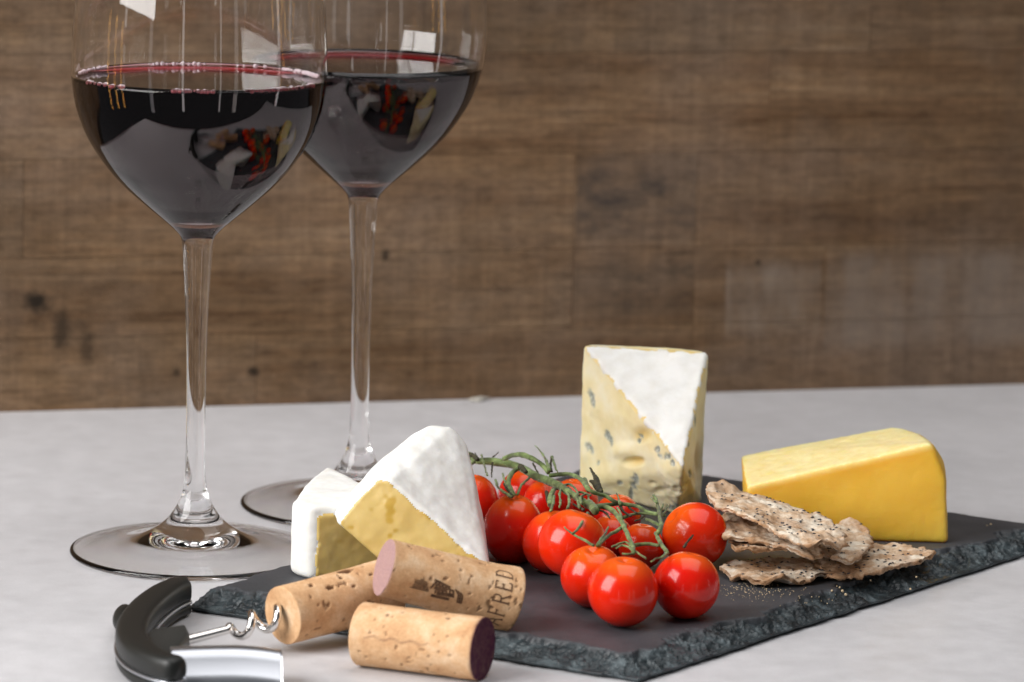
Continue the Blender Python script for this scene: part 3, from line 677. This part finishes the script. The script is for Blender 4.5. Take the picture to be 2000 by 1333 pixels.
sep = [([(1045, 872), (1054, 880), (1063, 893), (1070, 908), (1073, 920)], 4.0, .02, .10, 0), ([(1078, 893), (1080, 900), (1086, 915), (1089, 924)], 3.9, .09, .03, 0), ([(1078, 895), (1075, 908), (1078, 922)], 3.9, .07, .05, 1),
       ([(973, 884), (968, 889), (962, 893)], 3.7, .02, .04, 1), ([(941, 890), (943, 898), (948, 917), (952, 930)], 3.4, .05, .04, 0), ([(962, 905), (961, 918), (960, 932)], 3.3, .05, .03, 1), ([(928, 885), (932, 893), (935, 899)], 3.6, .03, .05, 1),
       ([(968, 938), (972, 950), (984, 962), (1000, 971)], 3.3, .06, .07, 0), ([(982, 926), (986, 940), (995, 955), (1003, 968)], 3.3, .05, .07, 0), ([(1036, 931), (1025, 942), (1017, 950), (1011, 966)], 3.3, .07, .06, 0), ([(984, 945), (990, 956), (1000, 968)], 3.35, .04, .06, 1),
       ([(1041, 905), (1046, 915), (1052, 926)], 3.5, .05, .04, 1), ([(1068, 962), (1070, 980), (1078, 997)], 3.2, .09, .05, 1), ([(1082, 970), (1080, 984), (1076, 998)], 3.3, .09, .06, 0),
       ([(1097, 955), (1093, 966), (1095, 982), (1092, 992)], 3.5, .06, .05, 0), ([(1105, 955), (1110, 968), (1112, 984), (1108, 994)], 3.5, .07, .06, 0), ([(1110, 952), (1118, 962), (1128, 978), (1132, 992)], 3.5, .05, .06, 0), ([(1100, 950), (1112, 946), (1124, 955), (1130, 968)], 3.6, .06, .05, 0), ([(1126, 962), (1138, 962), (1148, 968), (1150, 980)], 3.5, .06, .06, 0),
       ([(1136, 985), (1134, 974), (1142, 966), (1154, 968)], 3.6, .07, .05, 0), ([(1120, 985), (1128, 990), (1140, 996)], 3.45, .04, .07, 1), ([(1170, 996), (1184, 1003), (1190, 1012)], 3.3, .05, .04, 1), ([(1204, 965), (1208, 975), (1212, 985)], 3.5, .03, .08, 0),
       ([(1210, 985), (1214, 994), (1222, 1003), (1232, 1008)], 3.2, .07, .05, 1), ([(1226, 988), (1234, 996), (1244, 1003)], 3.2, .06, .04, 1), ([(1206, 992), (1212, 1004), (1214, 1016)], 3.3, .05, .06, 0), ([(1272, 972), (1277, 978), (1284, 983)], 3.5, .03, .06, 0), ([(1296, 985), (1292, 996), (1288, 1008)], 3.3, .04, .06, 0), ([(1306, 988), (1298, 1000), (1290, 1010)], 3.3, .03, .05, 0),
       ([(1354, 1046), (1348, 1053), (1341, 1061), (1337, 1068)], 3.1, .045, .075, 1), ([(1233, 1068), (1222, 1060), (1210, 1063), (1196, 1068)], 3.0, .05, .05, 0), ([(1236, 1082), (1226, 1083), (1214, 1082)], 3.0, .06, .04, 0), ([(1237, 1078), (1228, 1070), (1214, 1066), (1204, 1072)], 3.05, .05, .04, 0),
       ([(1303, 1080), (1294, 1088), (1282, 1092), (1272, 1098)], 3.0, .06, .03, 0), ([(1240, 1076), (1250, 1084), (1262, 1092)], 3.0, .05, .04, 0), ([(1258, 1008), (1250, 1014), (1240, 1018)], 3.1, .04, .04, 1)]
for p, z, r0, r1, dry in sep:
    V, F = branch(p, z, r0*.8, r1*.8, lump=.3, seg=7); mk('sepal', V, F, M_DRY if dry else M_VINE, vine)
for p, r0, r1 in (([(1153, 914), (1158, 924), (1162, 933), (1167, 946), (1171, 957)], .03, .13), ([(1152, 940), (1160, 943), (1168, 952)], .05, .13), ([(1164, 928), (1170, 944), (1174, 960)], .03, .08), ([(1015, 912), (1021, 915), (1026, 922)], .10, .10), ([(912, 888), (922, 889), (932, 897)], .08, .08)):
    V, F = branch(p, 3.75, r0, r1, lump=.3, seg=7); mk('dried_sepal', V, F, M_DRY, vine)

# ================================================================== CRISPBREAD
def crisp(pts, zf, th, label, seed, warp=.12, seeds=80):
    """pts: outline seen from above, zf(x, y) the height of the slab there"""
    P = []
    for x, y in pts:
        z = 1.2
        for _ in range(12): p = on(x, y, z); z = z*.4+.6*zf(x, y)
        P.append(on(x, y, zf(x, y)))
    P = catmull(P+[P[0]], 3)[:-1]
    n = len(P); top = [tuple(p) for p in P]; bot = [tuple(p-(0, 0, th)) for p in P]
    faces = [list(range(n))[::-1], list(range(n, 2*n))] + [[i, (i+1) % n, n+(i+1) % n, n+i] for i in range(n)]
    V, F, Nn, pl = solid(top+bot, .055, 0, 2, faces)
    g = np.column_stack([V[:, 0], V[:, 1], V[:, 2]*0])
    n1, n2 = fbm(g, .8, 3, seed), fbm(V, 3.2, 4, seed+1)
    eg = sm(.55, .1, np.abs(Nn[:, 2]))
    V = V + Nn*(.075*n2)[:, None] + Nn*(eg*.26*fbm(V, 2.2, 4, seed+4))[:, None]; 
    cc_ = V[:, :2].mean(0); rr = np.hypot(*((V[:, :2]-cc_)/(V[:, :2].std(0)+.01)).T)/1.9
    V[:, 2] += warp*n1+.04*np.abs(fbm(V, 4, 2, seed+3)) + sm(.5, 1.1, rr)*.20*fbm(g, 1.3, 3, seed+21)
    thin = 1+.5*fbm(g, 1.6, 3, seed+31)
    root = thing('crispbread', (V[:, 0].mean(), V[:, 1].mean(), V[:, 2].min()), label, 'cracker', 'seeded crispbread pieces')
    eg = np.clip(eg*1.1+sm(.15, .6, fbm(V, 1.1, 3, seed+9))*.6+sm(.85, 1.25, rr)*.4, 0, 1)
    mk('crumb_slab', V, F, M_CRK, root, attrs={'edge': eg})
    cand = np.where((Nn[:, 2] > .45))[0]; r2 = np.random.default_rng(seed); pk = r2.choice(cand, seeds, replace=False); prt = []
    for i in pk:
        a = r2.uniform(0, math.pi); l = r2.uniform(.05, .10); w_ = l*.6
        d = np.array((math.cos(a), math.sin(a), 0)); e = np.array((-d[1], d[0], 0)); c = V[i]+(0, 0, .012)
        prt.append(([c+d*l, c+e*w_, c-d*l, c-e*w_, c+(0, 0, w_*.7), c-(0, 0, w_*.5)], [[0, 1, 4], [1, 2, 4], [2, 3, 4], [3, 0, 4], [1, 0, 5], [2, 1, 5], [3, 2, 5], [0, 3, 5]]))
    v, f_ = merge(prt); o = mk('seed', v, f_, M_SEED, root); o['kind'] = 'stuff'
    return V
crisp([(1403, 1108), (1440, 1098), (1500, 1090), (1560, 1090), (1620, 1100), (1648, 1113), (1600, 1124), (1540, 1134), (1485, 1134), (1440, 1125)], lambda x, y: 1.0, .19, 'lowest crispbread piece lying flat at the front of the pile beside the tomatoes', 101, .08, 60)
crisp([(1600, 1090), (1640, 1072), (1700, 1066), (1745, 1060), (1790, 1068), (1822, 1082), (1800, 1096), (1750, 1103), (1720, 1112), (1660, 1122), (1610, 1118)], lambda x, y: 1.05, .17, 'crispbread piece pointing to the right, below the yellow cheese', 102, .07, 70)
crisp([(1428, 1058), (1440, 1030), (1480, 1038), (1560, 1050), (1640, 1018), (1688, 1025), (1702, 1050), (1690, 1078), (1655, 1098), (1600, 1082), (1530, 1074), (1460, 1070)], lambda x, y: 1.75+(1600-x)*.0012, .17, 'middle crispbread piece sandwiched under the topmost one', 103, .16, 60)
crisp([(1420, 1014), (1414, 988), (1470, 1000), (1540, 1030), (1600, 1060), (1590, 1078), (1520, 1062), (1450, 1048), (1410, 1038)], lambda x, y: 2.05+(1600-x)*.0012, .18, 'browned crispbread piece just under the topmost, its ragged left end by the tomato', 105, .12, 12)
crisp([(1376, 957), (1396, 948), (1450, 956), (1505, 972), (1560, 992), (1615, 1016), (1640, 1040), (1648, 1062), (1610, 1064), (1560, 1056), (1500, 1030), (1450, 1005), (1405, 985)], lambda x, y: 2.5+(1620-x)*.0026, .16, 'topmost crispbread piece, long and pale with dark seeds, slanting down to the right', 104, .14, 120)

# crumbs
prt = []
def crumb(c, r):
    bm = bmesh.new(); bmesh.ops.create_icosphere(bm, subdivisions=1, radius=r)
    v = np.array([q.co[:] for q in bm.verts])*rng.uniform(.6, 1.2, (len(bm.verts), 1)); f_ = [[q.index for q in p.verts] for p in bm.faces]; bm.free()
    prt.append((v+c, f_))
for k in range(230):
    x = rng.normal(1470, 55); y = 1152+(x-1420)*.06+rng.normal(0, 10)
    if y < 1140 or x < 1395: continue
    r = rng.uniform(.008, .028); crumb(on(x, y, .7)+(0, 0, r*.3), r)
for x, y, r in ((1645, 1156, .07), (1652, 1163, .06), (1640, 1149, .05), (1935, 1027, .07), (1928, 1029, .05), (1778, 1152, .05), (1700, 1135, .04), (1660, 1125, .04), (1625, 1155, .05), (1790, 1128, .04)): crumb(on(x, y, .66)+(0, 0, r*.4), r)
V, F = merge(prt); tag(mk('crumbs', V, F, M_CRUMB, loc=on(1480, 1160), smooth=False), 'pale crumbs scattered on the slate around the crispbread', 'crumbs', kind='stuff')
# scrap at the foot of the wall
V, F, Nn, pl = solid([on(912, 782, 0), on(948, 779, 0), on(935, 787, 0), on(940, 774, .25), on(918, 779, .2), on(960, 776, .12)], .05, 0, 1)
V = V+Nn*(.05*fbm(V, 2, 3, 77))[:, None]; tag(mk('cheese_scrap', V, F, M_SCRAP, loc=on(930, 781, 0)), 'tiny pale scrap lying where the table meets the wooden wall', 'scrap')

# ================================================================== CORKS
def cork(c0, c1, r0, r1, label, stain, tone, seed, pits, mush=0., both=False):
    """cork from end centre c0 to end centre c1"""
    c0, c1 = np.asarray(c0, float), np.asarray(c1, float); A = c1-c0; Lc = np.linalg.norm(A); A /= Lc
    B = np.cross(A, (0, 0, 1.)); B /= np.linalg.norm(B); Cc = np.cross(B, A)
    V = []; F = []; na, nl = 96, 90; st = []; prm = []
    rs = [(t, 1.0) for t in np.linspace(.03, .97, nl)]
    rings = [(0, k/8*.955) for k in range(0, 9)] + [(0, .972), (.004, .990), (.011, .999), (.019, 1)] + rs + [(.981, 1), (.989, .999), (.996, .990), (1, .972)] + [(1, (8-k)/8*.955) for k in range(0, 9)]
    for t, f_ in rings:
        r = (r0+(r1-r0)*t)*f_*(1-.02*math.sin(math.pi*t)) + (mush*sm(.75, 1, np.array(t))*f_)
        for k in range(na):
            a = 2*math.pi*k/na; V.append(c0+A*Lc*t+(B*math.cos(a)+Cc*math.sin(a))*max(r, .001)); prm.append((t, a, f_))
    for i in range(len(rings)-1):
        for k in range(na): q = (k+1) % na; F.append([i*na+k, (i+1)*na+k, (i+1)*na+q, i*na+q])
    V = np.array(V); prm = np.array(prm)
    rad = V-(c0+np.outer(((V-c0)@A), A)); rn = rad/(np.linalg.norm(rad, axis=1)[:, None]+1e-6)
    side_ = (prm[:, 2] >= .99)
    pit = np.zeros(len(V))
    for t, a, rt, ra in pits:
        d = np.hypot((prm[:, 0]-t)*Lc/rt, (np.angle(np.exp(1j*(prm[:, 1]-a))))*1.08/ra)+.4*fbm(V, 6, 2, seed)
        pit = np.maximum(pit, (1-sm(.6, 1.1, d))*side_)
    g = fbm(V, 2.0, 3, seed+5); small = sm(.70, .85, fbm(V, 5.5, 2, seed+6))*side_; pit = np.maximum(pit, small*.6) if seed != 31 else np.maximum(pit, sm(.52, .72, fbm(V*(1, 1, 1.6), 3.6, 3, seed+8))*side_*.75)
    V = V+rn*((.012*g-.05*pit)*side_)[:, None]
    endf = (prm[:, 2] < .985) if not both else (prm[:, 2] < 2)
    if stain == 1: s3 = ((prm[:, 0] > .993)).astype(float)
    elif stain == 0: s3 = ((prm[:, 0] < .006)).astype(float)+.25*(1-sm(0, .05, prm[:, 0]))*side_
    else: s3 = np.zeros(len(V))
    if stain == 1: s3 = np.maximum(s3, .5*sm(.965, .995, prm[:, 0]+.01*g))
    base_ = (c0+c1)/2; base_[2] -= r0
    root = thing('wine_cork', base_, label, 'cork', 'wine corks')
    o = mk('cork_body', V, F, M_CORK, root, attrs={'stain': np.clip(s3, 0, 1), 'pit': pit}); o.color = (random.random(), random.random(), random.random(), tone)
    return root, (c0, A, Lc, B, Cc, r0, r1, mush)
def ink(root, fr, strokes, t0, a0, name, mat, lift=.012):
    """strokes: polylines (u along axis cm, v round the cork cm, width); quads wrapped on the cork"""
    c0, A, Lc, B, Cc, r0, r1, mush = fr; V = []; F = []
    for pl_, wd_ in strokes:
        pl_ = np.array(pl_, float)
        for p, q in zip(pl_, pl_[1:]):
            n = max(2, int(np.linalg.norm(q-p)/.05)+1); d = (q-p)/(np.linalg.norm(q-p)+1e-9); nn = np.array((-d[1], d[0]))*wd_/2
            b = len(V)
            for k in range(n):
                m_ = p+(q-p)*k/(n-1)
                for sgn in (1, -1):
                    u, v = m_+nn*sgn; t = (t0+u)/Lc; r = (r0+(r1-r0)*t)*(1-.02*math.sin(math.pi*t))+mush*float(sm(.75, 1, np.array(t)))+lift
                    a = a0+v/r; V.append(c0+A*(t0+u)+(B*math.cos(a)+Cc*math.sin(a))*r)
            for k in range(n-1): F.append([b+2*k, b+2*k+1, b+2*k+3, b+2*k+2])
    return mk(name, V, F, mat, root, smooth=True)
def mid_angle(fr):                               # cork angle that faces the camera
    c0, A, Lc, B, Cc = fr[:5]; d = CAM-c0; return math.atan2(d@Cc, d@B)
# front cork, on the table
R1 = 1.09
e1 = on(706, 1292, 0)
def cork_ctr(x, y, r, zb):                       # axis point seen at (x, y) on a cork lying on height zb
    return on(x, y, zb+r)
k0, k1 = cork_ctr(706, 1238, R1, .0), cork_ctr(944, 1268, R1, .0)
root, fr = cork(k0, k1, R1, R1*.99, 'wine cork with a dark purple end lying on the table, nearest the viewer', 1, 1.0, 3,
     [(.22, 2.15, .09, .08), (.36, 2.2, .13, .05), (.75, 1.22, .10, .05), (.27, 1.02, .09, .06), (.08, 1.7, .05, .04), (.6, 2.5, .06, .05)])
ln = [([(x, .05*math.sin(x*9)), (x+.05, .05*math.sin(x*9)+.09)], .03) for x in np.arange(.55, 2.9, .085)]
ink(root, fr, ln, .0, mid_angle(fr)-.12, 'printed_line', M_FAINT)
# left cork, speared by the corkscrew, resting on the slate edge
kl0, kl1 = at(552, 1203, -13.0), at(757, 1150, -10.0)
root, fr = cork(kl0, kl1, 1.02, 1.08, 'speckled wine cork pierced by the corkscrew, half under the printed cork', None, 0, 31,
     [(.22, 1.2, .13, .09), (.38, 2.0, .10, .06), (.6, 1.55, .36, .26), (.35, .9, .20, .08), (.55, .7, .12, .05), (.28, 1.75, .16, .05), (.68, 2.2, .2, .05), (.5, 1.2, .10, .06), (.75, 1.0, .12, .05), (.15, .75, .1, .05), (.45, 2.4, .2, .05), (.8, 1.8, .14, .07)])
LC = (kl0, (kl1-kl0)/np.linalg.norm(kl1-kl0))
# printed cork lying across
kt0, kt1 = at(749, 1108, -12.7), at(1001, 1172, -11.4)
root, fr = cork(kt0, kt1, 1.0, 1.11, 'wine cork with dark printed letters and emblem lying across the other two corks', 0, 0.0, 57,
     [(.16, 1.75, .05, .05), (.16, 1.55, .06, .05), (.12, 1.3, .05, .05), (.55, 1.9, .06, .04), (.2, 2.1, .06, .05)], mush=.06)
H = .58; AD = .47
def glyph(ch):
    s = .06; w_ = .055
    # (x across the letter 0..1 reading direction, y 0 bottom .. 1 top)
    G_ = {'A': [[(0, 0), (.42, 1)], [(.42, 1), (.85, 0)], [(.17, .36), (.68, .36)], [(-.08, 0), (.12, 0)], [(.72, 0), (.95, 0)]],
          'F': [[(.12, 0), (.12, 1)], [(0, 1), (.72, 1), (.72, .84)], [(.12, .54), (.52, .54)], [(.52, .45), (.52, .63)], [(0, 0), (.28, 0)]],
          'R': [[(.12, 0), (.12, 1)], [(0, 1), (.5, 1), (.68, .88), (.68, .66), (.5, .52), (.12, .52)], [(.38, .52), (.80, 0), (.9, 0)], [(0, 0), (.26, 0)]],
          'E': [[(.12, 0), (.12, 1)], [(0, 1), (.70, 1), (.70, .84)], [(.12, .53), (.52, .53)], [(.52, .45), (.52, .62)], [(0, 0), (.72, 0), (.74, .18)]],
          'D': [[(.12, 0), (.12, 1)], [(0, 1), (.45, 1), (.72, .8), (.78, .5), (.72, .2), (.45, 0), (0, 0)]]}[ch]
    return G_
def text(word, u_base, v_start):
    out = []
    for i, ch in enumerate(word):
        for pl_ in glyph(ch):
            main = len(pl_) == 2 and abs(pl_[0][1]-pl_[1][1]) > .8 or ch == 'A'
            out.append(([(u_base-y*H, v_start+i*AD+x*AD*.86) for x, y in pl_], .06 if main else .045))
    return out
am = mid_angle(fr); Lc = fr[2]
ink(root, fr, text('AFRED', Lc-.50, -1.16), 0, am, 'printed_letters', M_INK)
emb = []
for k in range(9):                               # shaded oval, the peaks and the half ring of the emblem
    v = -.62+k*.052; hw = .30*math.sqrt(max(0, 1-((v+.72)/.42)**2)); emb.append(([(1.18-hw+random.uniform(-.03, .03), v), (1.18+hw, v+.01)], .035))
for k in range(6): emb.append(([(1.5+.12*k, -.50+.02*k), (1.62+.12*k, -.24-.03*k)], .055)); emb.append(([(1.62+.12*k, -.24-.03*k), (1.70+.12*k, -.62)], .05))
emb += [([(1.55, -.22), (1.8, -.26), (2.1, -.33)], .07), ([(1.6, -.72), (2.2, -.70)], .10), ([(1.75, -.60), (2.25, -.55)], .12), ([(1.65, -.48), (2.0, -.44)], .10)]
for k in range(3): emb.append(([(2.28+.09*k, -.34-.03*k), (2.42+.07*k, -.48), (2.48+.06*k, -.75)], .05))
emb = [([(u*1.12-.22, v*1.15+.26) for u, v in p_], w_*1.15) for p_, w_ in emb]
ink(root, fr, emb, 0.05, am, 'printed_emblem', M_INK, .014)
ink(root, fr, [([(2.2, .42), (2.3, .20)], .03), ([(2.6, .55), (2.62, .1)], .02)], .2, am, 'faint_mark', M_FAINT)

# ================================================================== CORKSCREW
cs = thing('corkscrew', on(300, 1240, 0), 'waiter corkscrew with curved black handle and silver lever at the lower left', 'corkscrew')
zt = .78
path = [(371, 1158), (352, 1160), (320, 1174), (286, 1200), (262, 1232), (258, 1262), (276, 1288), (315, 1308), (352, 1318)]
P = catmull([on(x, y, zt) for x, y in path], 7); n = len(P)
def bar(P, hw, hh, seg=28, e=3.2, taper=True):
    V = []; F = []
    for i in range(len(P)):
        t = P[min(i+1, len(P)-1)]-P[max(i-1, 0)]; t[2] = 0; t /= np.linalg.norm(t); a = np.array((t[1], -t[0], 0)); u = i/(len(P)-1)
        k = (1-.55*max(0, 1-u/.06)**2 - .35*max(0, (u-.95)/.05)**2) if taper else 1
        w_ = hw(u) if callable(hw) else hw; h_ = hh(u) if callable(hh) else hh
        for j in range(seg):
            th = 2*math.pi*j/seg; c_, s3 = math.cos(th), math.sin(th)
            V.append(P[i]+a*w_*k*np.sign(c_)*abs(c_)**(2/e)+np.array((0, 0, 1))*h_*k*np.sign(s3)*abs(s3)**(2/e))
    for i in range(len(P)-1):
        for j in range(seg): q = (j+1) % seg; F.append([i*seg+j, i*seg+q, (i+1)*seg+q, (i+1)*seg+j])
    F.append(list(range(seg))[::-1]); F.append([(len(P)-1)*seg+j for j in range(seg)]); return V, F
hwf = lambda u: .45+.12*math.sin(math.pi*min(1, u*1.1))
V, F = bar(P+(0, 0, .14), hwf, .44); mk('handle_scale', V, F, M_BLACK, cs)
V, F = bar(P-(0, 0, .52), lambda u: hwf(u)*.97, .22); mk('handle_scale', V, F, M_BLACK, cs)
V, F = bar(P-(0, 0, .25), lambda u: hwf(u)+.035, .055, e=6); mk('steel_liner', V, F, M_STEEL, cs)
V, F = tube(catmull([P[int(n*.50)]+(-.55, 0, .1), P[int(n*.50)]+(-.72, .0, .05), P[int(n*.50)]+(-.55, 0, -.2)], 4), [.18]*9, 12)
bump_c = on(241, 1207, .62); Vs = SV*np.array((.36, 1.2, .40))+bump_c; mk('thumb_rest', Vs, SF, M_BLACK, cs)
# inner cheek plate that holds the worm
pts = [on(300, 1226, 1.12), on(362, 1218, 1.05), on(372, 1238, 1.0), on(345, 1268, 1.0), on(322, 1296, 1.0), on(285, 1284, 1.1), on(268, 1250, 1.12)]
pts = pts+[p-np.array((0, 0, .75)) for p in pts]
V, F, Nn, _ = solid(pts, .06, .10, 3); mk('hinge_cheek', V, F, simple('dark_grey_plastic', (.022, .026, .026), .42), cs)
# lever: folded steel channel
lx0, lx1 = at(333, 1268, -17.6), at(550, 1266, -17.2)
ax = lx1-lx0; Ln = np.linalg.norm(ax); ax /= Ln; sd = np.array((-ax[1], ax[0], 0)); sd /= np.linalg.norm(sd); uz = np.cross(ax, sd); uz *= np.sign(uz[2])
V = []; F = []; prof_c = [(-1.45, -1.12), (-.95, -.62), (-.55, -.20), (-.42, -.02), (-.25, .07), (.05, .08), (.28, .05), (.38, -.03), (.42, -.16), (.33, -.16), (.26, -.05), (.05, -.01), (-.25, -.02), (-.34, -.08), (-.46, -.28), (-.86, -.70), (-1.36, -1.18)]
nx = 40
for i in range(nx+1):
    u = i/nx; sag = .18*(2*u-1)**2*(1 if u > .5 else .25)
    for a_, b_ in prof_c: V.append(lx0+ax*Ln*u+sd*a_+uz*(b_-sag))
m_ = len(prof_c)
for i in range(nx):
    for j in range(m_): q = (j+1) % m_; F.append([i*m_+j, i*m_+q, (i+1)*m_+q, (i+1)*m_+j])
F.append(list(range(m_))); F.append([nx*m_+j for j in range(m_)][::-1])
mk('lever', V, F, M_STEEL, cs)
# hinge pin block between handle and lever
V, F = box(on(322, 1312, .55), (.75, .5, .8), bev=.1); mk('hinge_pin', V, F, M_STEEL, cs)
# worm: shaft then coils running into the cork end
wa = on(345, 1256, .72); wb = kl0+LC[1]*.5; D = wb-wa; Lw = np.linalg.norm(D); D /= Lw
B = np.cross(D, (0, 0, 1.)); B /= np.linalg.norm(B); Cc = np.cross(B, D); P = []; R = []
for i in range(241):
    t = i/240; k = float(sm(.42, .52, np.array(t))); turns = max(0, t-.40)*2*math.pi*4.5
    P.append(wa+D*Lw*t+(B*math.cos(turns+1.0)+Cc*math.sin(turns+1.0))*.34*k); R.append(.145+.03*(1-k)*(1-t*2))
V, F = tube(P, R, 12); mk('worm', V, F, M_CHROME, cs)
